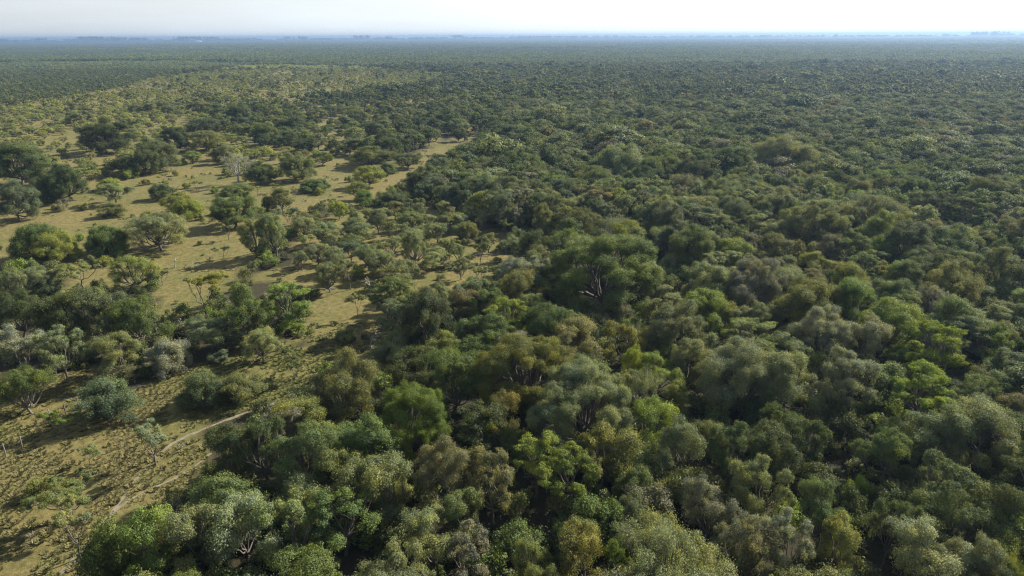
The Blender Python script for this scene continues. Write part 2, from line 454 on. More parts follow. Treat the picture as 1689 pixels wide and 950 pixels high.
# species, b = foot of the crown or trunk is seen / t = only the top is seen, box in the photograph, colour, label
T = [
 # open grassland on the left
 ('shrub','b',30,367,112,434,'green','dark clump behind lime bush in open grass'),
 ('shrub','b',62,380,138,436,'ygreen','yellow-green bush beside a dark clump'),
 ('shrub','b',145,370,219,427,'green','mid-green bush left of the broad flat-topped tree'),
 ('umb','b',219,346,314,412,'sage','broad flat-topped tree with short dark trunk'),
 ('broad','b',349,320,432,379,'green','dense round-headed tree casting a shadow leftwards'),
 ('umb','b',269,315,322,350,'ygreen','low yellow-green bush with rounded top'),
 ('shrub','b',285,328,334,364,'lime','lime bush in front of rounded yellow-green one'),
 ('shrub','b',249,302,290,333,'dark','small dark round shrub behind lime bush'),
 ('shrub','b',166,333,213,361,'olive','low olive shrub in the pale grass'),
 ('broad','b',83,262,148,335,'dark','dark tree on two pale leaning trunks'),
 ('drape','b',163,300,219,340,'sage','greyish round tree with moss on its crown'),
 ('shrub','b',163,293,204,318,'lime','lime bush leaning on greyish tree'),
 ('shrub','b',198,277,229,298,'bright','small bright bush behind greyish tree'),
 ('broad','b',219,240,264,292,'dark','dark upright tree with thin trunk on straw'),
 ('broad','t',215,229,284,290,'olive','wide olive tree behind dark upright tree'),
 ('shrub','b',175,262,219,281,'dark','low dark thicket left of dark upright tree'),
 ('umb','b',302,249,333,270,'fresh','small neat green tree alone on grass'),
 ('grey','b',365,247,424,305,'silver','pale silvery tree nearly leafless on grass'),
 ('broad','b',407,268,454,307,'green','round dark-green tree beside pale silvery tree'),
 ('shrub','b',364,303,417,325,'green','low wide green thicket below pale silvery tree'),
 ('umb','b',445,309,487,349,'olive','olive tree with bent trunk and dark underside'),
 ('shrub','b',431,322,458,352,'dark','dark bush at foot of olive bent tree'),
 ('broad','t',-30,238,70,322,'green','huge green mass at far left edge'),
 ('broad','t',-20,300,53,350,'blue','bluish tree below huge green mass'),
 ('shrub','b',92,331,112,347,'mauve','tiny grey bush beside pale trunks'),
 ('drape','b',38,436,101,486,'sage','grey-green thicket under lime bush shadow'),
 ('thin','b',100,425,178,474,'sage','wide airy grey tree in left grassland'),
 ('umb','b',195,420,258,478,'ygreen','yellowish airy tree with slanting stems'),
 ('thin','b',252,445,284,470,'sage','thin grey bush among fallen branches'),
 ('thin','b',299,450,378,518,'ygreen','large airy olive tree with many stems'),
 ('broad','b',379,466,455,575,'green','big dense green tree in mid grassland'),
 ('layer','b',440,463,522,556,'fresh','leafy dense tree with sunlit lime patches'),
 ('drape','b',310,520,400,588,'sage','low wide olive thicket by big dense tree'),
 ('umb','b',400,358,446,424,'sage','grey umbrella tree with leaning trunk'),
 ('umb','b',430,352,482,422,'sage','taller grey umbrella tree with reddish trunks'),
 ('thin','b',462,340,500,379,'sage','thin crooked tree behind grey umbrella trees'),
 ('thin','b',363,368,391,396,'sage','small grey sapling under round-headed tree'),
 ('broad','t',118,478,200,570,'blue','large bluish-green tree at left'),
 ('broad','t',180,484,262,590,'green','large mid-green tree beside bluish one'),
 ('broad','t',40,484,130,560,'dark','dark tree left of large bluish-green one'),
 ('drape','t',-20,480,60,550,'dark','dark mossy tree on far left edge'),
 ('drape','t',-10,445,34,490,'sage','greyish sage tree cut by left edge'),
 ('umb','b',17,597,90,682,'green','lone green tree on slanting dark trunk'),
 ('shrub','b',137,618,231,706,'blue','round dense bush casting long shadow on grass'),
 ('shrub','b',303,607,375,682,'blue','wide dense bush beside the dirt track'),
 ('shrub','b',355,612,438,676,'olive','olive bush joined to wide dense bush'),
 ('thin','b',220,694,295,767,'pale','pale feathery tree between the two tracks'),
 ('thin','b',130,732,168,766,'pale','tiny feathery sapling in tussock grass'),
 ('thin','b',57,776,176,855,'sage','wide airy tree above the dirt track'),
 ('thin','b',95,815,170,920,'sage','thin stooping tree beside lower dirt track'),
 ('shrub','b',152,846,225,975,'green','green bush at lower end of track'),
 ('broad','t',200,838,285,960,'fresh','fresh green tree right of lower track'),
 ('shrub','b',256,556,317,625,'silver','grey shrub with yellow-green top'),
 ('shrub','b',270,560,318,600,'ygreen','yellow-green shrub crown behind grey shrub'),
 ('broad','b',166,543,242,628,'sage','rounded olive tree above round dense bush'),
 ('drape','t',-20,538,57,605,'silver','greyish leafy tree above lone green tree'),
 ('drape','t',57,543,125,602,'sage','sage tree between two darker trees'),
 ('broad','t',327,700,400,800,'dark','deep dark tree above sage foreground crown'),
 ('drape','t',385,690,470,790,'dark','dark tangled tree by track bend'),
 ('drape','t',445,700,549,803,'green','dark green tangled tree below big spreading crown'),
 ('broad','t',262,818,355,930,'sage','sage crown at bottom left of wood'),
 ('broad','t',340,800,440,930,'pale','broad sage foreground crown with pale leaves'),
 ('broad','t',425,812,512,930,'sage','sage crown right of broad pale-leaved crown'),
 ('shrub','b',350,578,379,603,'blue','small bluish shrub under dense thicket'),
 ('umb','b',403,540,465,597,'pale','pale umbrella tree over dark thicket'),
 # pale umbrella-tree woodland in the middle
 ('umb','b',542,330,576,361,'lime','small bright green tree among grey ones'),
 ('umb','b',510,362,560,403,'sage','grey spreading tree left of woodland'),
 ('umb','b',566,360,616,401,'sage','wide feathery tree behind woodland front'),
 ('umb','b',607,347,642,385,'blue','rounded bluish umbrella tree'),
 ('umb','b',658,346,702,380,'sage','domed grey tree at woodland back'),
 ('umb','b',664,378,708,441,'sage','tall umbrella tree with pale bare trunk'),
 ('umb','b',589,398,632,446,'sage','umbrella tree above the fallen white log'),
 ('umb','b',503,400,546,436,'sage','low grey umbrella tree near green grass'),
 ('umb','b',694,408,745,443,'pale','pale flat crown right of bare trunk'),
 ('thin','b',558,425,597,478,'sage','slanting tree with long leaning trunk'),
 ('umb','b',522,432,568,482,'sage','grey tree before the leaning trunk'),
 ('thin','b',576,482,603,523,'sage','slender pale tree on open grass'),
 ('shrub','b',616,314,690,350,'dark','wide dark thicket behind umbrella trees'),
 ('shrub','b',492,294,551,320,'green','wide low green thicket in open strip'),
 ('shrub','b',588,314,618,343,'fresh','green shrub with bright low leaves'),
 ('umb','b',572,299,613,330,'ygreen','yellow-green domed tree by the strip'),
 ('umb','b',583,271,637,308,'ygreen','wide yellow-green tree beside cleared strip'),
 ('umb','b',650,250,697,277,'olive','dark-stemmed tree beside cleared strip'),
 ('umb','b',578,240,649,275,'olive','long dark tree row end by strip'),
 ('shrub','b',626,267,656,292,'green','round bush right of yellow-green tree'),
 ('umb','b',516,250,549,272,'fresh','small green umbrella tree at edge'),
 ('broad','b',458,252,518,302,'olive','dark olive mass right of pale tree'),
 ('broad','b',742,212,772,236,'dark','dark round tree standing in cleared strip'),
 ('umb','b',735,194,778,222,'sage','grey tree above the strip end'),
 ('broad','t',607,219,663,251,'dark','dark green tree left of cleared strip'),
 ('broad','t',126,199,206,248,'dark','dark wide tree in far left grassland'),
 ('broad','b',267,210,318,254,'dark','dark dome tree behind the lone tree'),
 ('umb','b',315,214,375,248,'olive','twin olive umbrella trees with shadow'),
 ('broad','b',352,238,391,272,'olive','olive tree left of silvery one'),
 ('broad','t',368,174,414,232,'dark','tall dark tree on wood corner'),
 ('umb','b',308,194,365,222,'dark','dark flat tree in far grass'),
 ('broad','b',458,192,514,224,'dark','dark twin crown in middle distance'),
 ('broad','b',415,204,464,242,'green','green round tree in middle distance'),
 ('umb','b',480,228,527,250,'dark','low dark umbrella tree in distance'),
 # closed wood on the right: the crowns that stand out
 ('giant','t',915,388,1102,540,'green','giant broad dark-green tree towering over its neighbours'),
 ('broad','t',1023,563,1060,600,'lime','small vivid lime tree in shade'),
 ('broad','t',1106,372,1190,471,'green','tall green tree right of giant one'),
 ('drape','t',1198,427,1300,545,'mauve','large grey lichen-hung crown'),
 ('broad','t',1102,466,1190,500,'bright','bright green top below tall green tree'),
 ('drape','t',1073,493,1169,567,'sage','sage crown below the giant tree'),
 ('broad','t',896,519,992,567,'brown','brownish crown below giant tree'),
 ('broad','t',1003,526,1060,562,'gold','golden crown at giant tree foot'),
 ('giant','t',785,548,935,640,'gold','wide golden-olive spreading crown'),
 ('broad','t',1160,560,1290,650,'sage','very wide domed sage crown'),
 ('drape','t',1292,335,1395,405,'olive','large olive crown in upper wood'),
 ('broad','t',1421,349,1487,408,'bright','bright-topped tree with black shaded side'),
 ('drape','t',1517,315,1580,400,'dark','dark tall tree hung with vines'),
 ('layer','t',1572,325,1638,410,'green','green vine-covered tree on pale trunk'),
 ('broad','t',1524,430,1624,486,'gold','golden-yellow crown in right wood'),
 ('broad','t',1425,493,1520,556,'bright','bright green bushy crown right of centre'),
 ('layer','t',1520,535,1613,610,'lime','vivid lime crown with layered boughs'),
 ('drape','t',1321,508,1410,582,'silver','silver-grey drooping crown near vivid lime crown'),
 ('drape','t',1395,520,1469,590,'silver','second silver-grey crown with lime sprays'),
 ('broad','t',1377,434,1440,465,'ygreen','yellow-green crown above bushy one'),
 ('broad','t',1377,460,1450,515,'fresh','fresh green crown behind bushy bright crown'),
 ('broad','t',1624,412,1700,490,'olive','olive crown against right edge'),
 ('grey','t',1524,467,1576,520,'silver','bare grey twiggy tree in wood'),
 ('broad','t',1288,467,1377,528,'gold','golden-tinged crown right of lichen-hung crown'),
 ('broad','t',1635,537,1690,604,'fresh','fresh leafy tree at right edge'),
 ('giant','t',876,596,1047,700,'sage','big domed sage crown in lower centre'),
 ('broad','t',952,690,1042,790,'gold','golden-olive crown below big domed one'),
 ('layer','t',843,710,925,800,'bright','bright layered tree left half'),
 ('layer','t',905,730,985,826,'bright','bright layered tree right half'),
 ('broad','t',1091,680,1156,768,'pale','lumpy yellowish-sage crown in dark shade'),
 ('broad','t',809,645,855,676,'rust','small rust-tinged crown between darker trees'),
 ('drape','t',765,745,857,853,'brown','large brownish-sage crown left of bright layered tree'),
 ('drape','t',677,723,790,822,'brown','brown-sage crown right of open wood'),
 ('broad','t',601,748,686,832,'sage','feathery sage crown in lower wood'),
 ('broad','t',925,860,1010,950,'gold','yellow-olive crown at bottom centre'),
 ('broad','t',1000,885,1048,950,'fresh','fresh green crown at bottom centre'),
 ('broad','t',1018,798,1076,848,'blue','small blue-green crown over dark gap'),
 ('broad','t',1032,655,1102,692,'bright','bright sprays beside big domed crown'),
 ('drape','t',845,890,920,955,'olive','olive crown at bottom edge'),
 ('broad','t',1255,575,1362,680,'sage','wide sage crown right of domed one'),
 ('drape','t',1350,575,1458,700,'silver','tall silvery-sage crown with hanging moss'),
 ('layer','t',1480,600,1575,672,'bright','rounded bright-green crown above lime boughs'),
 ('layer','t',1522,651,1587,690,'lime','low lime boughs below rounded bright crown'),
 ('drape','t',1497,668,1600,790,'sage','broad sage umbrella crown with bare limbs'),
 ('broad','t',1580,664,1700,803,'sage','broad pale-green crown on right edge'),
 ('drape','t',1219,756,1305,848,'sage','mossy sage crown in lower right wood'),
 ('drape','t',1472,853,1600,930,'pale','pale mossy crown near bottom right'),
 ('drape','t',1570,885,1665,960,'sage','sage crown at bottom right'),
 ('broad','t',1354,836,1428,890,'ygreen','yellow-green crown in lower right shade'),
 ('drape','t',1195,850,1290,955,'mauve','greyish lumpy crown at bottom'),
 ('drape','t',1270,850,1350,955,'silver','silvery lumpy crown at bottom'),
 ('shrub','t',1404,786,1440,814,'lime','small lime shrub in deep shade'),
 ('broad','t',1649,918,1700,960,'ygreen','yellow-green crown in bottom right corner'),
 ('giant','t',612,630,745,756,'fresh','big spreading green crown with visible limbs'),
 ('broad','t',500,590,620,718,'olive','olive-green spreading crown beside open grass'),
 ('drape','t',577,900,726,980,'sage','pale sage crown at bottom centre left'),
 ('broad','t',660,480,762,590,'dark','large dark tree edging the open wood'),
 ('layer','t',806,492,882,545,'bright','sunlit leafy tree left of giant one'),
 ('drape','t',1130,790,1215,880,'mauve','grey-brown crown in lower centre right'),
 ('drape','t',1180,700,1260,770,'dark','dark shaded crown under sage dome'),
 ('broad','t',700,580,790,660,'green','mid-green crown left of golden spreading crown'),
 ('broad','t',730,790,800,860,'sage','small sage crown under brownish one'),
]

def pick(spec, R, rg):
    lst = ARCHE[spec]
    w = np.array([abs(math.log(a[0] / R)) for a in lst])
    c = [a for a, x in zip(lst, w) if x < w.min() + 0.06]
    return c[rg.randint(len(c))]
NAMEOF = lambda s: 'shrub' if s == 'shrub' else ('umbrella_tree' if s in ('umb', 'thin') else 'canopy_tree')
CATOF = {'shrub': 'shrub', 'umbrella_tree': 'tree', 'canopy_tree': 'tree'}
GROUPOF = {'shrub': 'shrubs of the grassland and wood edge', 'umbrella_tree': 'flat-topped trees of the open woodland', 'canopy_tree': 'trees of the wood canopy'}
rg = np.random.RandomState(3)
trees = []        # dicts: x y R H spec col label
for spec, mode, x0, y0, x1, y1, col, lab in T:
    cx = (x0 + x1) / 2
    if mode == 'b':
        y1e = y1 - (0 if spec in ('umb', 'thin', 'grey') else 2)
        g, dep = at(cx, y1e)
        R = (x1 - x0) / 2 * dep / FPX
        if spec not in ('umb', 'thin', 'grey'):
            u = g / np.linalg.norm(g); g = g + u * R * (0.75 if spec == 'shrub' else 0.35)
            dep = project(g[0], g[1])[2]; R = (x1 - x0) / 2 * dep / FPX
        d = ray(cx, y0); dist = np.linalg.norm(g) + 0.25 * R
        H = CAM_H + d[2] / math.hypot(d[0], d[1]) * dist
        H = min(max(H, 1.3), 9.5)
    else:
        H = 7.5
        if 'giant broad' in lab: H = 11.5
        for _ in range(4):
            g, dep = at(cx, y0, H * 0.97); R = (x1 - x0) / 2 * dep / FPX
            H = (11.5 if 'giant broad' in lab else min(5.4 + 0.72 * R, 12.0)) if spec != 'shrub' else 3.0
        u = g / np.linalg.norm(g); g = g - u * R * 0.3
    R *= 1.04
    trees.append(dict(x=g[0], y=g[1], R=R, H=H, spec=spec, col=col, label=lab, ex=True))

# ------------------------------------------------------------------ where the open ground is (outlines on the photograph, used on the ground plane)
OPEN = [
 [(-400, 335), (60, 345), (120, 300), (215, 292), (300, 245), (345, 250), (380, 300), (460, 300), (560, 255), (650, 265), (735, 232), (766, 204), (812, 204), (786, 226), (730, 256),
  (636, 326), (600, 345), (520, 345), (440, 400), (400, 455), (330, 520), (300, 520), (255, 540), (255, 470), (110, 480), (100, 440), (-400, 420)],
 [(-500, 700), (-100, 640), (50, 640), (140, 600), (250, 632), (330, 600), (470, 560), (560, 600), (520, 625), (470, 665), (330, 700), (345, 760), (262, 850), (195, 900), (150, 1010), (-500, 1400)],
 [(400, 455), (520, 430), (640, 380), (690, 420), (640, 520), (620, 590), (690, 600), (640, 625), (560, 600), (500, 560), (520, 490)],
 [(1585, 220), (1605, 217), (1650, 215), (1655, 221), (1605, 228)], [(880, 262), (910, 258), (925, 272), (900, 276)], [(1020, 190), (1080, 186), (1090, 194), (1030, 198)],
]
WOODLAND = [(480, 395), (560, 345), (640, 345), (700, 340), (800, 372), (905, 408), (880, 470), (800, 492), (720, 520), (640, 500), (560, 480), (500, 460)]
SAVANNA = [(-700, 240), (-100, 200), (60, 170), (180, 150), (260, 128), (420, 110), (600, 112), (735, 122), (720, 140), (560, 165), (470, 180), (360, 176), (330, 205), (560, 200), (735, 195), (735, 235),
           (560, 262), (460, 300), (330, 300), (110, 300), (60, 345), (-700, 345)]
FARGREEN = [(-700, 110), (330, 104), (420, 108), (260, 128), (180, 150), (60, 170), (-100, 200), (-700, 240)]
LEFTWOOD = [(-500, 420), (110, 480), (255, 470), (300, 520), (400, 455), (520, 430), (530, 490), (560, 600), (470, 560), (330, 600), (250, 632), (140, 600), (-100, 640), (-500, 700)]
GROVE = [(360, 176), (470, 180), (560, 170), (740, 160), (740, 196), (735, 235), (650, 250), (560, 255), (470, 255), (420, 245), (370, 225), (330, 205)]
def region(px, py):
    """0 wood, 1 open, 2 pale woodland, 3 scrubby grassland, 4 far low scrub, 5 grove"""
    r = np.zeros(np.shape(px), int)
    r[inpoly(px, py, FARGREEN)] = 4
    r[inpoly(px, py, SAVANNA)] = 3
    r[inpoly(px, py, GROVE)] = 5
    r[inpoly(px, py, LEFTWOOD)] = 6
    for p in OPEN: r[inpoly(px, py, p)] = 1
    r[inpoly(px, py, WOODLAND)] = 2
    return r

def jgrid(y0, y1, s, rg, side=0.84, pad=32.0, jit=0.46):
    ys = np.arange(y0, y1, s)
    X, Y = [], []
    for i, y in enumerate(ys):
        w = side * y + pad
        x = np.arange(-w, w, s) + (s / 2 if i % 2 else 0)
        X.append(x); Y.append(np.full(len(x), y))
    X = np.concatenate(X); Y = np.concatenate(Y)
    return X + rg.uniform(-jit, jit, len(X)) * s, Y + rg.uniform(-jit, jit, len(X)) * s

MIXW = [('green', 5), ('olive', 3.4), ('dark', 3), ('sage', 5), ('brown', 1.0), ('blue', 1.6), ('ygreen', 2.0), ('fresh', 1.1), ('mauve', .8), ('gold', .6), ('pale', 1.2), ('bright', .4), ('silver', .4), ('lime', .08), ('rust', .15)]
MIXFAR = [('green', 4), ('olive', 2), ('dark', 4), ('blue', 5), ('sage', 3.0), ('brown', .8), ('ygreen', .8), ('fresh', .8), ('mauve', .8), ('silver', .6)]
MIXU = [('sage', 8), ('pale', 3), ('olive', 2), ('blue', 1)]
MIXS = [('ygreen', 9), ('olive', 4), ('fresh', 1.6), ('sage', 2.5), ('green', 1.6), ('lime', .5), ('dark', .8), ('brown', .8)]
MIXG = [('dark', 3), ('green', 3), ('olive', 3), ('blue', 2), ('sage', 2), ('ygreen', 2)]
MIXL = [('blue', 3), ('green', 3), ('sage', 2), ('olive', 2), ('dark', 1)]
ORDER = ['dark', 'green', 'fresh', 'bright', 'lime', 'ygreen', 'gold', 'olive', 'rust', 'brown', 'mauve', 'silver', 'pale', 'sage', 'blue']
def choose(mix, rg, n, xy=None):
    if xy is not None:              # kinds gather in stands: neighbouring spots draw similar colours
        mix = sorted(mix, key=lambda m: ORDER.index(m[0]))
        w = np.array([m[1] for m in mix], float); cdf = np.cumsum(w / w.sum())
        q = 0.42 * field(xy[0], xy[1], 26., 9) + 0.38 * field(xy[0], xy[1], 90., 12) + rg.normal(0, .42, n)
        q = np.argsort(np.argsort(q)) / max(n, 1)
        return [mix[min(int(np.searchsorted(cdf, a)), len(mix) - 1)][0] for a in q]
    k = [m[0] for m in mix]; w = np.array([m[1] for m in mix], float); w /= w.sum()
    return [k[i] for i in rg.choice(len(k), n, p=w)]
def plan(X, Y, rg):
    """for every spot decide what grows there: spec, R, H, colour, or nothing"""
    px, py, _ = project(X, Y); reg = region(px, py)
    n = len(X); out = []
    cols = {0: choose(MIXW, rg, n, (X, Y)), 9: choose(MIXFAR, rg, n, (X, Y)), 1: choose(MIXS, rg, n), 2: choose(MIXU, rg, n), 3: choose(MIXS, rg, n), 4: choose(MIXL, rg, n), 5: choose(MIXG, rg, n), 6: choose(MIXG, rg, n)}
    u = rg.uniform(0, 1, n); v = rg.uniform(0, 1, n); g = np.clip(rg.normal(0, 1, n), -1.8, 2.2)
    f = field(X, Y, 70.0, 2); f2 = field(X, Y, 160.0, 5)
    far = Y > 165
    for i in range(n):
        r = reg[i]
        if r == 0:
            sp = ('broad' if u[i] < .42 else 'drape' if u[i] < .68 else 'layer' if u[i] < .82 else 'umb' if u[i] < .90 else 'shrub' if u[i] < .97 else 'grey')
            if far[i]: sp = 'umb' if u[i] < .45 else ('broad' if u[i] < .9 else 'shrub')
            R = 2.7 * math.exp(0.30 * g[i]) + 0.25 * f[i]
            if v[i] > .975: R *= 1.6
            H = 4.6 + 0.74 * R + 0.6 * f[i] + 1.5 * (v[i] - .4)
            if sp == 'shrub': H *= 0.62
            if far[i]: R *= 1.08; H = 3.6 + 0.85 * R + .8 * f2[i] + .7 * g[i] * (v[i] - .3)
            c = cols[9][i] if far[i] and v[i] < 0.85 else cols[0][i]
            if R > 3.5 and c in ('bright', 'lime', 'fresh', 'gold', 'rust', 'silver', 'ygreen'): c = 'green' if v[i] < .5 else 'sage'
        elif r == 1:
            if u[i] > .11: continue
            sp = 'shrub' if v[i] < .5 else 'thin'; R = 0.9 + v[i] * 1.0; H = R * 1.3 + .4; c = cols[1][i]
        elif r == 2:
            if u[i] > .60: continue
            sp = 'umb' if v[i] < .68 else ('thin' if v[i] < .9 else 'shrub'); R = 2.0 * math.exp(0.22 * g[i]); H = 3.2 + 0.55 * R
            if sp == 'shrub': R *= .6; H = 1.9
            c = cols[2][i]
        elif r == 6:
            if u[i] > .28: continue
            sp = 'shrub' if v[i] < .5 else 'broad'; R = 1.5 + 0.4 * g[i]; H = (1.3 if sp == 'shrub' else 2.0) * R + .8; c = cols[6][i]
        elif r == 3:
            dens = 0.36 + 0.25 * f[i] + 0.3 * max(0, min(1, (Y[i] - 190) / 250))
            if u[i] > dens: continue
            sp = 'umb' if v[i] < .45 else ('thin' if v[i] < .6 else 'shrub'); R = 1.7 * math.exp(0.28 * g[i]); H = 1.3 + 0.72 * R; c = cols[3][i]
            if v[i] > .965: sp = 'broad'; R = 4.0; H = 6.2; c = 'dark'
        elif r == 4:
            if u[i] > .86: continue
            sp = 'umb' if v[i] < .5 else 'shrub'; R = 2.2 * math.exp(0.22 * g[i]); H = 2.2 + 0.6 * R; c = cols[4][i]
        else:
            if u[i] > .48: continue
            if v[i] < .45: sp = 'shrub' if v[i] < .2 else 'umb'; R = 1.7 * math.exp(0.25 * g[i]); H = 1.3 + .72 * R; c = cols[3][i]
            else: sp = 'broad' if v[i] < .75 else 'umb'; R = 2.9 * math.exp(0.25 * g[i]); H = 3.0 + 0.85 * R; c = cols[5][i]
        if r != 1 and Y[i] < 430:          # nothing tall may stand in front of the clearings the photograph shows
            tx, ty, _d = project(X[i], Y[i], H * .8)
            if region(np.array([tx]), np.array([ty]))[0] == 1 or region(np.array([tx]), np.array([ty + 3.]))[0] == 1:
                if r != 3 or v[i] < .6:
                    continue
        out.append((X[i], Y[i], max(R, .6), max(H, 1.0), sp, c, r))
    return out

# individuals: the spots out to 200 m, thinned by the hand-placed ones
rgp = np.random.RandomState(21)
X, Y = jgrid(27.0, 215.0, 4.3, rgp, side=0.80, pad=8.0)
EX = np.array([(t['x'], t['y'], t['R'], 0.52 if t['spec'] in ('broad', 'drape', 'layer', 'giant') else 0.8) for t in trees])
cand = []
for p in plan(X, Y, rgp):
    d = np.hypot(EX[:, 0] - p[0], EX[:, 1] - p[1])
    if np.any(d < EX[:, 3] * (EX[:, 2] + p[2])): continue
    # nothing tall between the camera and a hand-placed crown
    if p[6] == 0 and np.any((np.abs(EX[:, 0] / EX[:, 1] - p[0] / p[1]) * EX[:, 1] < (EX[:, 2] * .75 + p[2] * .5)) & (EX[:, 1] > p[1]) & (EX[:, 1] - p[1] < EX[:, 2] + p[2] + 1.0)):
        if p[3] > 4.5:
            p = (p[0], p[1], min(p[2], 2.0), 3.4 + 0.5 * rgp.uniform(), 'shrub', p[5], p[6])
    cand.append(p)
LIMIT = {'canopy_tree': 300, 'umbrella_tree': 250, 'shrub': 270}
count = {}
for t in trees: count[NAMEOF(t['spec'])] = count.get(NAMEOF(t['spec']), 0) + 1
rest = []
def in_frame(p):
    px, py, _ = project(p[0], p[1], p[3] * 0.8); return -25 < px < 1714 and py < 975
cand.sort(key=lambda p: math.hypot(p[0], p[1]) / p[2] ** 0.5)
for p in cand:
    k = NAMEOF(p[4])
    if in_frame(p) and count.get(k, 0) < LIMIT[k]:
        count[k] = count.get(k, 0) + 1
        trees.append(dict(x=p[0], y=p[1], R=p[2], H=p[3], spec=p[4], col=p[5], label=None, ex=False, reg=p[6]))
    else: rest.append(p)

# labels for the trees that were not described by hand: their look and the landmark crown they stand beside
LM = [t for t in trees if t['ex']]
LMX = np.array([(t['x'], t['y']) for t in LM])
for t in trees:
    if t['ex']: continue
    d = np.hypot(LMX[:, 0] - t['x'], LMX[:, 1] - t['y']); k = int(d.argmin()); m = LM[k]
    vx, vy = t['x'] - m['x'], t['y'] - m['y']
    o = np.array([m['x'], m['y']]); f = o / np.linalg.norm(o)
    al = vx * f[0] + vy * f[1]; si = vx * f[1] - vy * f[0]
    rel = ('behind' if al > 0 else 'before') if abs(al) > abs(si) else ('right of' if si > 0 else 'left of')
    noun = 'shrub' if t['spec'] == 'shrub' else 'tree'
    look = f"{CNAME[t['col']]} {FORM[t['spec']]} {noun}"
    t['key'] = (look, rel, m['label']); t['dist'] = d[k]
from collections import defaultdict
dd = defaultdict(list)
for t in trees:
    if not t['ex']: dd[t['key']].append(t)
ORD = ['closest', 'second closest', 'third closest', 'fourth closest', 'fifth closest', 'sixth closest', 'seventh closest', 'eighth closest', 'ninth closest', 'tenth closest', 'eleventh closest', 'twelfth closest']
for (look, rel, lm), ts in dd.items():
    if len(ts) == 1: ts[0]['label'] = f"{look} {rel} {lm}"; continue
    ts.sort(key=lambda t: t['dist'])
    for i, t in enumerate(ts): t['label'] = f"{ORD[i]} {look} {rel} {lm}" if i < 12 else f"farthest {look} {rel} {lm}"

for t in trees:
    R0, H0, cm, tm = pick(t['spec'], t['R'], rg)
    nm = NAMEOF(t['spec'])
    e = bpy.data.objects.new(nm, None); C.objects.link(e)
    e.empty_display_size = 0.5
    e.location = (t['x'], t['y'], 0)
    e.rotation_euler = (rg.normal(0, .05), rg.normal(0, .05), rg.uniform(0, 6.28))
    k_ = rg.uniform(.9, 1.12)
    e.scale = (t['R'] / R0 * k_, t['R'] / R0 / k_, t['H'] / H0)
    tag(e, t['label'], CATOF[nm], GROUPOF[nm])
    cr = link('crown', cm, e); link('trunk' if nm != 'shrub' else 'stems', tm, e)
    b = np.array(TINT[t['col']]) * rg.uniform(0.86, 1.16) * np.array([rg.uniform(.93, 1.08), 1, rg.uniform(.85, 1.15)])
    cr['tint'] = [float(v) for v in b]
print('individuals', len(trees), count, 'rest', len(rest))

# ------------------------------------------------------------------ ground, tracks
GM = ground_material()
def ground_mesh():
    # fine near, coarse far: rows by distance, with the wood mask on the vertices
    ys = np.concatenate([[-200, -50], np.arange(0, 260, 2.5), np.geomspace(262, 3000, 150), [4500, 7000, 11000, 15500]])
    u = np.linspace(-1, 1, 220)
    W = np.maximum(ys, 60) * 1.15 + 120
    W[ys >= 4000] = 15500
    V = np.zeros((len(ys), len(u), 3)); V[..., 0] = u[None] * W[:, None]; V[..., 1] = ys[:, None]
    i = np.arange(len(ys) - 1)[:, None] * len(u); j = np.arange(len(u) - 1)[None]
    F = np.stack([i + j, i + j + 1, i + len(u) + j + 1, i + len(u) + j], -1).reshape(-1, 4)
    me = mesh_np('ground', V.reshape(-1, 3), [F], [GM])
    P = V.reshape(-1, 3)
    px, py, dep = project(P[:, 0], P[:, 1]); reg = region(px, py)
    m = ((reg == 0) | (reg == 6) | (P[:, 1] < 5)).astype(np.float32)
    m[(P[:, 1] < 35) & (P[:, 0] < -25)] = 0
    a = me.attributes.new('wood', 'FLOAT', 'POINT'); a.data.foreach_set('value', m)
    return me
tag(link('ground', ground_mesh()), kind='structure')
DM = dirt_material()
def track(name, pts, width, seed):
    """a worn strip of bare dirt through points seen in the photograph"""
    rr = np.random.RandomState(seed)
    g = np.array([at(*p)[0] for p in pts])
    seg = np.concatenate([[0], np.cumsum(np.hypot(*np.diff(g, axis=0).T))])
    s = np.arange(0, seg[-1], 0.5)
    x = np.interp(s, seg, g[:, 0]); y = np.interp(s, seg, g[:, 1])
    k = np.ones(7) / 7
    x[3:-3] = np.convolve(x, k, 'valid'); y[3:-3] = np.convolve(y, k, 'valid')
    dx, dy = np.gradient(x), np.gradient(y); L = np.hypot(dx, dy); nx, ny = -dy / L, dx / L
    wl_ = width / 2 * (1 + 0.35 * np.sin(s * .9 + seed) + rr.normal(0, .22, len(s))); wr = width / 2 * (1 + 0.35 * np.sin(s * 1.3 + 2) + rr.normal(0, .22, len(s)))
    V = np.concatenate([np.stack([x + nx * wl_, y + ny * wl_, np.full(len(s), .012 + seed * .004)], 1), np.stack([x - nx * wr, y - ny * wr, np.full(len(s), .012 + seed * .004)], 1)])
    n = len(s); i = np.arange(n - 1)
    F = np.stack([i, i + n, i + n + 1, i + 1], 1)
    tag(link(name, mesh_np(name, V, [F], [DM])), kind='structure')
    return x, y
TR = []
TR.append(track('dirt_track', [(60, 990), (100, 946), (130, 915), (165, 870), (195, 832), (225, 790), (262, 748), (300, 722), (360, 698), (420, 676), (470, 660), (510, 640)], 0.38, 1))
TR.append(track('dirt_track', [(100, 946), (150, 890), (185, 845), (225, 815), (280, 795), (325, 768), (350, 745)], 0.3, 2))
TR.append(track('dirt_track', [(618, 590), (612, 560), (640, 520), (655, 485), (640, 470), (664, 440), (690, 420)], 0.6, 3))
TR.append(track('dirt_track', [(235, 590), (262, 570), (275, 545)], 0.9, 4))
TR.append(track('dirt_track', [(105, 660), (140, 645), (170, 640), (215, 640), (245, 632)], 0.7, 5))
TRX = np.concatenate([t[0] for t in TR]); TRY = np.concatenate([t[1] for t in TR])

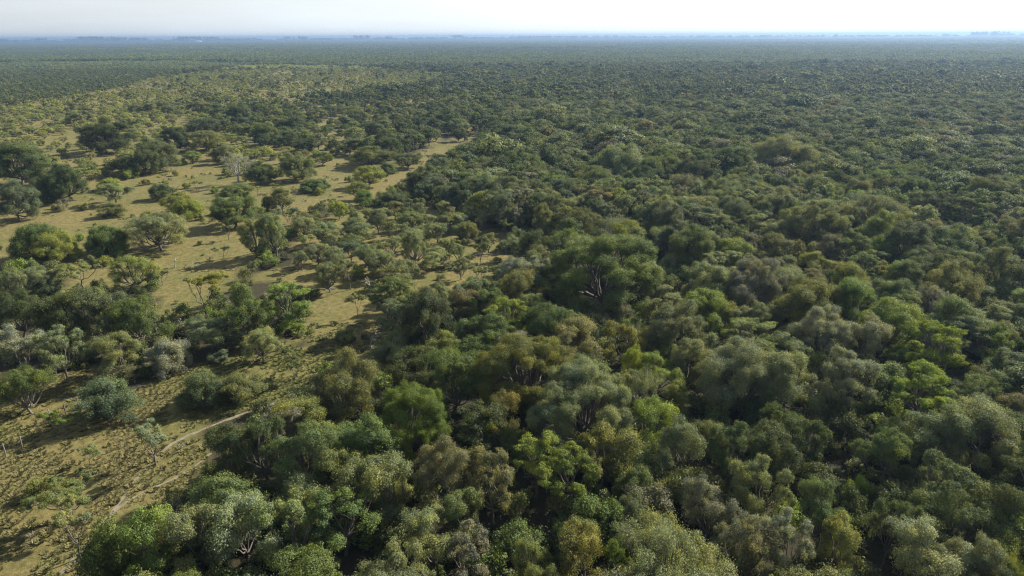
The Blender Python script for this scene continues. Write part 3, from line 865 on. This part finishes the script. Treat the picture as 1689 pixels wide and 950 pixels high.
# ------------------------------------------------------------------ uncountable vegetation, scattered as instances
def scatter(name, pts, protos, kind='stuff'):
    """pts: dict of arrays x y z rot sx sy sz tint idx; protos: list of tuples of meshes"""
    n = len(pts['x'])
    me = bpy.data.meshes.new(name)
    me.vertices.add(n)
    me.vertices.foreach_set('co', np.stack([pts['x'], pts['y'], pts.get('z', np.zeros(n))], 1).astype(np.float32).ravel())
    def attr(nm, typ, fld, val, dt=np.float32):
        a = me.attributes.new(nm, typ, 'POINT'); a.data.foreach_set(fld, np.ascontiguousarray(val, dt).ravel())
    attr('tint', 'FLOAT_VECTOR', 'vector', pts['tint'])
    attr('rot', 'FLOAT_VECTOR', 'vector', np.stack([np.zeros(n), np.zeros(n), pts['rot']], 1))
    attr('scl', 'FLOAT_VECTOR', 'vector', np.stack([pts['sx'], pts['sy'], pts['sz']], 1))
    attr('idx', 'INT', 'value', pts['idx'], np.int32)
    o = link(name, me)
    g = bpy.data.node_groups.new(name, 'GeometryNodeTree')
    g.interface.new_socket('Geometry', in_out='INPUT', socket_type='NodeSocketGeometry')
    g.interface.new_socket('Geometry', in_out='OUTPUT', socket_type='NodeSocketGeometry')
    N, L = g.nodes, g.links
    gi = N.new('NodeGroupInput'); go = N.new('NodeGroupOutput'); m2p = N.new('GeometryNodeMeshToPoints')
    L.new(gi.outputs[0], m2p.inputs[0])
    def named(nm, t):
        k = N.new('GeometryNodeInputNamedAttribute'); k.data_type = t; k.inputs['Name'].default_value = nm; return k.outputs['Attribute']
    ro, sc_, ix = named('rot', 'FLOAT_VECTOR'), named('scl', 'FLOAT_VECTOR'), named('idx', 'INT')
    e2r = N.new('FunctionNodeEulerToRotation'); L.new(ro, e2r.inputs[0])
    jo = N.new('GeometryNodeJoinGeometry')
    for k, ms in enumerate(protos):
        cmp_ = N.new('FunctionNodeCompare'); cmp_.data_type = 'INT'; cmp_.operation = 'EQUAL'
        L.new(ix, cmp_.inputs[2]); cmp_.inputs[3].default_value = k
        ip = N.new('GeometryNodeInstanceOnPoints')
        L.new(m2p.outputs[0], ip.inputs['Points']); L.new(cmp_.outputs[0], ip.inputs['Selection'])
        L.new(e2r.outputs[0], ip.inputs['Rotation']); L.new(sc_, ip.inputs['Scale'])
        src = []
        for m in ms:
            po = bpy.data.objects.new(name + '_form', m)
            oi = N.new('GeometryNodeObjectInfo'); oi.inputs['Object'].default_value = po; src.append(oi.outputs['Geometry'])
        if len(src) == 1: L.new(src[0], ip.inputs['Instance'])
        else:
            j2 = N.new('GeometryNodeJoinGeometry')
            for s_ in src: L.new(s_, j2.inputs[0])
            L.new(j2.outputs[0], ip.inputs['Instance'])
        L.new(ip.outputs[0], jo.inputs[0])
    L.new(jo.outputs[0], go.inputs[0])
    md = o.modifiers.new('scatter', 'NODES'); md.node_group = g
    tag(o, kind=kind)
    return o

def lod_set(specs, n_of, leaf, lod, cnt, seed, trunk=True):
    rr = np.random.RandomState(seed); out = {}
    for spec, R, H in specs:
        for k in range(cnt):
            w = Wood() if trunk else None
            V, F, var = make_crown(rr, spec, R, H, int(n_of(spec, R)), leaf, w, lod)
            ms = (mesh_np('crown', V, [F], [FOL], var),)
            if w: ms += (w.mesh('trunk', BARK),)
            out.setdefault(spec, []).append((R, H, ms))
    return out
DN = dict(broad=1.0, giant=1.0, umb=.62, thin=.4, shrub=1.0, drape=.9, layer=.95, grey=.4)
BASE = [('broad', 3.2, 7.0), ('umb', 3.0, 5.2), ('shrub', 2.2, 3.4), ('drape', 3.6, 7.6), ('layer', 3.2, 7.2), ('thin', 2.6, 4.2), ('grey', 3.0, 6.2)]
MID = lod_set(BASE, lambda s, R: 1150 * R * R * DN[s], 0.25, 1, 3, 41)
FAR = lod_set([b for b in BASE if b[0] in ('broad', 'umb', 'shrub')], lambda s, R: 260 * R * R * DN[s], 0.50, 2, 5, 42, False)
MAPFAR = dict(broad='broad', umb='umb', shrub='shrub', drape='broad', layer='broad', thin='umb', grey='umb')
protos, pidx = [], {}
for lod, S in (('m', MID), ('f', FAR)):
    for sp, lst in S.items():
        for a in lst:
            pidx.setdefault((lod, sp), []).append((len(protos), a[0], a[1])); protos.append(a[2])
rgf = np.random.RandomState(77)
X, Y = jgrid(215.0, 420.0, 4.6, rgf); mid = plan(X, Y, rgf)
X, Y = jgrid(420.0, 980.0, 5.2, rgf); far = plan(X, Y, rgf)
rgo = np.random.RandomState(5)
X, Y = jgrid(6.0, 216.0, 4.4, rgo, side=.8, pad=75.0)          # the wood goes on beyond the edges of the photograph
o_ = (np.abs(X) > .8 * Y + 10) | (Y < 25)
X, Y = X[o_], Y[o_]
outer = [p for p in plan(X, Y, rgo) if not -40 < project(p[0], p[1], p[3])[0] < 1729 or project(p[0], p[1], p[3])[1] > 985]
rows = []
for lod, lst in (('m', rest + outer + mid), ('f', far)):
    for (x, y, R, H, sp, c, r) in lst:
        key = (lod, sp if lod == 'm' else MAPFAR[sp])
        if lod == 'm' and sp == 'giant': key = ('m', 'broad')
        k = pidx[key][rgf.randint(len(pidx[key]))]
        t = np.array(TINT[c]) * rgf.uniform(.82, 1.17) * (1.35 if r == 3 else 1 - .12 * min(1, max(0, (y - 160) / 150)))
        if r == 3: t = t * .65 + np.array([.215, .195, .085]) * .35
        rows.append((x, y, rgf.uniform(0, 6.28), R / k[1], H / k[2], k[0], *t))
A = np.array(rows)
print('forest instances', len(A))
# beyond a kilometre: patches of wood, each patch a thicket of crowns
def patch(rr, size, ntree, Rm, Hm, leafn, leaf):
    Vs, vs = [], []
    g = int(round(math.sqrt(ntree)))
    for i in range(g):
        for j in range(g):
            R = Rm * math.exp(rr.normal(0, .25)); H = Hm * (0.72 + 0.28 * R / Rm) * rr.uniform(.9, 1.1)
            c = np.array([(i + .5 + rr.uniform(-.4, .4)) / g - .5, (j + .5 + rr.uniform(-.4, .4)) / g - .5]) * size
            d = unit(rr.normal(0, 1, (leafn, 3)) + np.array([0, 0, .5])); d[:, 2] = np.abs(d[:, 2])
            P = d * np.array([R, R, H * .5]) * rr.uniform(.75, 1.08, leafn)[:, None] + np.array([c[0], c[1], H * .5])
            N = unit(d + rr.normal(0, .5, (leafn, 3)))
            Vs.append(quads(rr, P, N, leaf, .7)); hv = rr.uniform(0, 1); bv = rr.uniform(0, 1)
            vs.append(np.stack([np.clip(hv + rr.normal(0, .1, leafn), 0, 1), np.clip(.35 * bv + .65 * rr.uniform(0, 1, leafn), 0, 1), np.zeros(leafn)], 1))
    V = np.concatenate(Vs)
    return mesh_np('thicket', V, [np.arange(len(V)).reshape(-1, 4)], [FOL], np.concatenate(vs))
rr = np.random.RandomState(8)
p0 = len(protos)
for _ in range(5): protos.append((patch(rr, 30, 36, 3.0, 6.3, 150, 1.05),))
for _ in range(3): protos.append((patch(rr, 30, 25, 2.2, 3.6, 90, 1.0),))
def patches(y0, y1, s, zs, side, pad):
    X, Y = jgrid(y0, y1, 30 * s * 0.93, rgf, side=side, pad=pad, jit=.12)
    px, py, _ = project(X, Y); reg = region(px, py); n = len(X)
    keep = (reg != 1)
    f = field(X, Y, 500 * s, 3); f2 = field(X, Y, 1500., 7)
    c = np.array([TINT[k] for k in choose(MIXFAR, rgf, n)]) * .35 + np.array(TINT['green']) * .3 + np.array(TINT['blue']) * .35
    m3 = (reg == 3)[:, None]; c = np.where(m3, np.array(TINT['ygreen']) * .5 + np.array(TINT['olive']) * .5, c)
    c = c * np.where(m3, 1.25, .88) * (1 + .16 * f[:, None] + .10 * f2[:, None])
    idx = np.where((reg == 3) | (reg == 4), p0 + 5 + rgf.randint(0, 3, n), p0 + rgf.randint(0, 5, n))
    hz = zs * (1 + .22 * f) * rgf.uniform(.85, 1.2, n)
    rot = rgf.randint(0, 4, n) * (math.pi / 2)
    return np.stack([X, Y, rot, np.full(n, s * 1.0), hz, idx, c[:, 0], c[:, 1], c[:, 2]], 1)[keep]
A = np.concatenate([A, patches(965, 2400, 1.0, 1.0, .84, 40), patches(2390, 4600, 1.6, 1.12, .84, 80), patches(4580, 7400, 2.4, 1.3, .86, 120)])
print('with patches', len(A))
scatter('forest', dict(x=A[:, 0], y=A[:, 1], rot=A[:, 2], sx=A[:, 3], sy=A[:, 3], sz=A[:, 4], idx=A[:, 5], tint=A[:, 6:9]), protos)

# groves and wind-breaks on the far rise that break the horizon
def rise_mesh():
    th = np.linspace(-0.85, 0.85, 300); V = []
    prof = lambda a: 24 + 3 * np.sin(a * 9 + 1) + 2 * np.sin(a * 23) + 1.5 * np.sin(a * 57)
    for r, k in ((6600, 0), (7600, 1), (9500, .9), (14500, .2)):
        V.append(np.stack([r * np.sin(th), r * np.cos(th), prof(th) * k - (3 if k == 0 else 0)], 1))
    V = np.concatenate(V); n = len(th); i = np.arange(3)[:, None] * n; j = np.arange(n - 1)[None]
    me = mesh_np('far_rise', V, [np.stack([i + j, i + j + 1, i + n + j + 1, i + n + j], -1).reshape(-1, 4)], [GM], smooth=True)
    a = me.attributes.new('wood', 'FLOAT', 'POINT'); a.data.foreach_set('value', np.full(len(V), 1, np.float32))
    return me, prof
rm_, prof = rise_mesh()
tag(link('hills', rm_), kind='structure')
rows = []
rgr = np.random.RandomState(15)
BUMPS = [(30, 60, 8), (118, 14, 10), (178, 14, 14), (192, 18, 17), (205, 20, 14), (235, 40, 11), (270, 20, 10), (335, 14, 13), (358, 44, 22), (385, 20, 14), (430, 40, 8), (500, 14, 12), (523, 16, 14), (560, 26, 6),
         (612, 30, 15), (655, 16, 9), (760, 16, 13), (860, 30, 5), (960, 12, 5), (1170, 12, 6), (1330, 6, 7), (1348, 4, 9), (1395, 40, 6), (1520, 12, 8), (1562, 6, 11), (1585, 40, 12), (1650, 30, 5)]
for cx, w, h in BUMPS:
    for _ in range(int(3 + w * .55)):
        px = cx + rgr.normal(0, w * .3); a = math.atan((px - 844.5) / FPX); r = 7500 + rgr.uniform(-150, 300)
        rows.append((r * math.sin(a), r * math.cos(a), prof(a) - 1, rgr.uniform(0, 6.28), rgr.uniform(2.6, 5), min(h * rgr.uniform(.6, 1.0) * .46, 4.9)))
for _ in range(900):
    a = rgr.uniform(-.75, .75); r = 7400 + rgr.uniform(-500, 1200)
    rows.append((r * math.sin(a), r * math.cos(a), prof(a) - 2, rgr.uniform(0, 6.28), rgr.uniform(4, 9), rgr.uniform(.5, 1.5) * 1.8))
B = np.array(rows)
tb = FAR['broad']
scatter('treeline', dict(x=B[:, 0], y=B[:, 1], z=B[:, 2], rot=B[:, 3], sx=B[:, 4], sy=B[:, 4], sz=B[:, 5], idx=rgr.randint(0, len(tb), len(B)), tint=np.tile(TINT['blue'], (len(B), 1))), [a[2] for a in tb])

# low undergrowth under and between the near trees
rgu = np.random.RandomState(31)
X, Y = jgrid(24, 230, 2.1, rgu, side=.82, pad=8)
px, py, _ = project(X, Y); reg = region(px, py)
pr = np.choose(reg, [0.62, 0.06, 0.10, 0.12, .3, .35, .5]); keep = rgu.uniform(0, 1, len(X)) < pr
X, Y, reg = X[keep], Y[keep], reg[keep]; n = len(X)
U = lod_set([('shrub', 1.1, 1.6)], lambda s, R: 1500, 0.16, 1, 4, 55, False)['shrub']
c = np.array([TINT[k] for k in choose([('green', 4), ('dark', 4), ('olive', 4), ('sage', 2), ('fresh', 1.2), ('mauve', 1.5), ('bright', .5)], rgu, n)]) * rgu.uniform(.8, 1.15, (n, 1))
s = rgu.uniform(.5, 1.35, n) * np.where(reg == 1, .42, 1)
scatter('undergrowth', dict(x=X, y=Y, rot=rgu.uniform(0, 6.28, n), sx=s, sy=s * rgu.uniform(.8, 1.2, n), sz=s * rgu.uniform(.7, 1.5, n), idx=rgu.randint(0, 4, n), tint=c), [a[2] for a in U])

# tussock grass on the open ground
GR = grass_material()
def tuft(rr, blades, rad, h):
    a = rr.uniform(0, 6.28, blades); r = rad * np.sqrt(rr.uniform(0, 1, blades)) * .7
    b = np.stack([r * np.cos(a), r * np.sin(a), np.zeros(blades)], 1)
    a2 = a + rr.normal(0, .7, blades); hh = h * rr.uniform(.5, 1.1, blades)
    t = b + np.stack([np.cos(a2) * rad * .6, np.sin(a2) * rad * .6, hh], 1)
    w = np.stack([-np.sin(a2), np.cos(a2), np.zeros(blades)], 1) * .035
    m = b * .45 + t * .55 + np.array([0, 0, .06]); V = np.stack([b - w, b + w, m + w, t, m - w], 1).reshape(-1, 3)
    F = np.arange(len(V)).reshape(-1, 5)
    return mesh_np('tuft', V, [F], [GR])
rt = np.random.RandomState(9)
TF = [(tuft(rt, 44, .28, .10),) for _ in range(4)] + [(tuft(rt, 60, .34, .24),) for _ in range(1)]
Xa, Ya = jgrid(22, 95, .32, rt, side=.8, pad=6)
Xb, Yb = jgrid(120, 122, .9, rt, side=.75, pad=6)
X = np.concatenate([Xa, Xb]); Y = np.concatenate([Ya, Yb]); far_ = np.concatenate([np.zeros(len(Xa)), np.ones(len(Xb))])
px, py, _ = project(X, Y); reg = region(px, py)
f = field(X, Y, 3.5, 1); f2 = field(X, Y, 22., 4)
keep = np.isin(reg, (1, 2, 3, 5)) & (px > -60) & (rt.uniform(0, 1, len(X)) < .36 + .4 * f)
X, Y, f, f2, far_ = X[keep], Y[keep], f[keep], f2[keep], far_[keep]
bx = np.zeros(len(X), bool)
for x_, y_ in zip(TRX[::2], TRY[::2]): bx |= (np.abs(X - x_) < .55) & (np.abs(Y - y_) < .55) & (rt.uniform(0, 1, len(X)) < .5)
X, Y, f, f2, far_ = X[~bx], Y[~bx], f[~bx], f2[~bx], far_[~bx]; n = len(X)
w = np.clip(.5 + .5 * f2 + .35 * np.clip((75 - Y) / 40, -1, 1) + rt.normal(0, .22, n), 0, 1)[:, None]
c = (1 - w) * np.array([.25, .215, .09]) + w * np.array([.15, .165, .045]); c *= rt.uniform(.75, 1.2, (n, 1))
s = rt.uniform(.6, 1.25, n) * (1 + .5 * far_)
scatter('grass', dict(x=X, y=Y, rot=rt.uniform(0, 6.28, n), sx=s, sy=s, sz=s * rt.uniform(.4, .85, n) / (1 + .4 * far_), idx=rt.randint(0, 5, n), tint=c), TF)
print('grass', n, 'undergrowth', len(reg))

# ------------------------------------------------------------------ fence, dead wood, far farm buildings
def box(V, F, c, s, rz=0.0, tilt=0.0):
    k = len(V) and sum(len(v) for v in V)
    b = np.array([[x, y, z] for z in (0, 1) for y in (-.5, .5) for x in (-.5, .5)], float) * s
    ca, sa = math.cos(rz), math.sin(rz); b = b @ np.array([[ca, sa, 0], [-sa, ca, 0], [0, 0, 1]]) + np.array(c)
    V.append(b); F.append(np.array([[0, 2, 3, 1], [4, 5, 7, 6], [0, 1, 5, 4], [2, 6, 7, 3], [0, 4, 6, 2], [1, 3, 7, 5]]) + (k or 0))
FP = [(-40, 771), (10, 753), (37, 739), (85, 697), (109, 685), (130, 674), (153, 655), (186, 622)]
P = [at(*p)[0] for p in FP]
fence = bpy.data.objects.new('wire_fence', None); C.objects.link(fence); fence.location = (P[0][0], P[0][1], 0)
tag(fence, 'thin wire fence on weathered wooden posts crossing the left grass', 'fence')
for i, p in enumerate(P):
    w = Wood(); h = 1.45 if i % 3 else 1.75
    w.add([(0, 0, -.2), (.02 * (i % 2), .03, h * .5), (.05 * ((i * 7) % 3 - 1), .02, h), (.05 * ((i * 7) % 3 - 1), .02, h + .02)], [.065, .06, .055, .01], 7)
    link('post', w.mesh('post', POST), fence, (p[0] - P[0][0], p[1] - P[0][1], 0))
WIRE, n_, l_ = new_mat('galvanised_wire'); n_['Principled BSDF'].inputs['Base Color'].default_value = (.12, .115, .105, 1); n_['Principled BSDF'].inputs['Metallic'].default_value = .7; n_['Principled BSDF'].inputs['Roughness'].default_value = .5
for z in (.45, .8, 1.15, 1.38):
    w = Wood()
    pts = []
    for i in range(len(P) - 1):
        for t in (0, .5): pts.append((P[i][0] + (P[i + 1][0] - P[i][0]) * t - P[0][0], P[i][1] + (P[i + 1][1] - P[i][1]) * t - P[0][1], z - (.05 if t else 0)))
    pts.append((P[-1][0] - P[0][0], P[-1][1] - P[0][1], z))
    w.add(pts, [.005] * len(pts), 4); link('wire', w.mesh('wire', WIRE), fence)

def snag(px, py, h, label, lean=0.0, seed=1, mat=PALE, depth=2, name='dead_tree'):
    g, _ = at(px, py); rr = np.random.RandomState(seed)
    w = branch_tree(rr, h, 0, depth)
    o = link(name, w.mesh('trunk', mat), None, (g[0], g[1], 0)); o.rotation_euler = (0, lean, rr.uniform(-.4, .4))
    tag(o, label, 'dead tree')
snag(281, 287, 3.2, 'small bare dead trunk with stub branches alone on straw grass', .1, 2)
snag(289, 441, 2.6, 'forked bare snag standing over grey fallen branches', -.1, 3)
snag(112, 338, 3.4, 'pale leaning dead trunk below the dark two-trunked tree', .35, 4)
snag(446, 317, 3.0, 'leaning bare dead stem right of the pale silvery tree', .6, 6)
snag(499, 336, 2.2, 'short dead stump beside the reddish bare patch of ground', .1, 7)
snag(612, 573, 3.6, 'dark leaning bare trunk on open grass before the large dark tree', .15, 8)
snag(300, 745, 1.8, 'short blackened stump right of the pale feathery tree', .1, 9)
snag(54, 897, 1.9, 'short bare stump in tussock grass near the bottom left corner', -.15, 10)
snag(618, 482, 4.2, 'long bare trunk leaning left beneath umbrella trees', -.75, 11)
snag(84, 370, 2.0, 'dark bare stub rising behind the dark clump', .05, 12)
def log(px, py, L, r, rz, label, seed, name='fallen_branch', cat='fallen branch'):
    g, _ = at(px, py); rr = np.random.RandomState(seed); w = Wood()
    w.limb(rr, (-L / 2, 0, r), (L / 2, 0, r * 1.3), r, r * .55, 7, .03, 6)
    if name == 'fallen_branch':
        for k in range(6):
            x = rr.uniform(-L / 2, L / 2); w.limb(rr, (x, 0, r), (x + rr.uniform(.2, 1), rr.normal(0, .8), r + rr.uniform(.1, .9)), r * .5, .012, 5, .1, 4)
    o = link(name, w.mesh(name, PALE), None, (g[0], g[1], 0)); o.rotation_euler = (0, 0, rz); tag(o, label, cat)
log(620, 426, 3.6, .2, .75, 'bleached white log lying under an umbrella tree', 1, 'fallen_log', 'log')
log(320, 440, 3.5, .1, .3, 'grey fallen branches right of the forked snag', 2)
log(535, 478, 4.0, .11, .1, 'curved grey fallen branch left of the slanting tree', 3)
log(800, 422, 5.0, .1, .2, 'whitish fallen limbs in the dark gap behind pale woodland', 5)
log(325, 358, 2.5, .08, .8, 'bare fallen twig beside the lime bush', 6)

WALLM, n_, l_ = new_mat('whitewash'); g_ = n_.new('ShaderNodeTexCoord')
l_.new(ramp_n(n_, l_, noise_n(n_, l_, .4, 4, .6, g_.outputs['Object']), [(.3, (.62, .6, .56)), (.7, (.8, .79, .76))]), n_['Principled BSDF'].inputs['Base Color'])
ROOFM, n_, l_ = new_mat('sheet_roof'); g_ = n_.new('ShaderNodeTexCoord')
l_.new(ramp_n(n_, l_, noise_n(n_, l_, .6, 4, .6, g_.outputs['Object']), [(.3, (.5, .5, .5)), (.7, (.72, .72, .72))]), n_['Principled BSDF'].inputs['Base Color'])
def farm(px, py, L, W, H, label):
    g, _ = at(px, py); V, F = [], []
    e = bpy.data.objects.new('farm_shed', None); C.objects.link(e); e.location = (g[0], g[1], 0); tag(e, label, 'farm building')
    e.rotation_euler = (0, 0, .15)
    box(V, F, (0, 0, 0), (L, W, H)); link('wall', mesh_np('wall', np.concatenate(V), F, [WALLM]), e)
    r = np.array([(-L/2-1, -W/2-1, H), (L/2+1, -W/2-1, H), (L/2+1, W/2+1, H), (-L/2-1, W/2+1, H), (-L/2-1, 0, H + W * .28), (L/2+1, 0, H + W * .28)]) + np.array([0, 0, .05])
    link('roof', mesh_np('roof', r, [np.array([[0, 1, 5, 4], [2, 3, 4, 5], [3, 2, 1, 0]]), np.array([[0, 4, 3], [1, 2, 5]])], [ROOFM]), e)
farm(33, 72.5, 50, 22, 12, 'tiny white farm shed far off at the left end of the horizon')
farm(327, 71, 60, 24, 13, 'tiny white farm shed far off before the tallest horizon grove')

# ------------------------------------------------------------------ the air
V, F = [], []
box(V, F, (0, 7400, -1), (32000, 16600, 65))
hm, n_, l_ = new_mat('haze')
n_.remove(n_['Principled BSDF'])
pv = n_.new('ShaderNodeVolumePrincipled')
pv.inputs['Color'].default_value = (0.25, 0.375, 0.59, 1)
pv.inputs['Density'].default_value = 0.00018
pv.inputs['Anisotropy'].default_value = 0.35
l_.new(pv.outputs[0], n_['Material Output'].inputs['Volume'])
hz = link('haze', mesh_np('haze', np.concatenate(V), F, [hm]))
hz.display_type = 'WIRE'
tag(hz, kind='stuff')
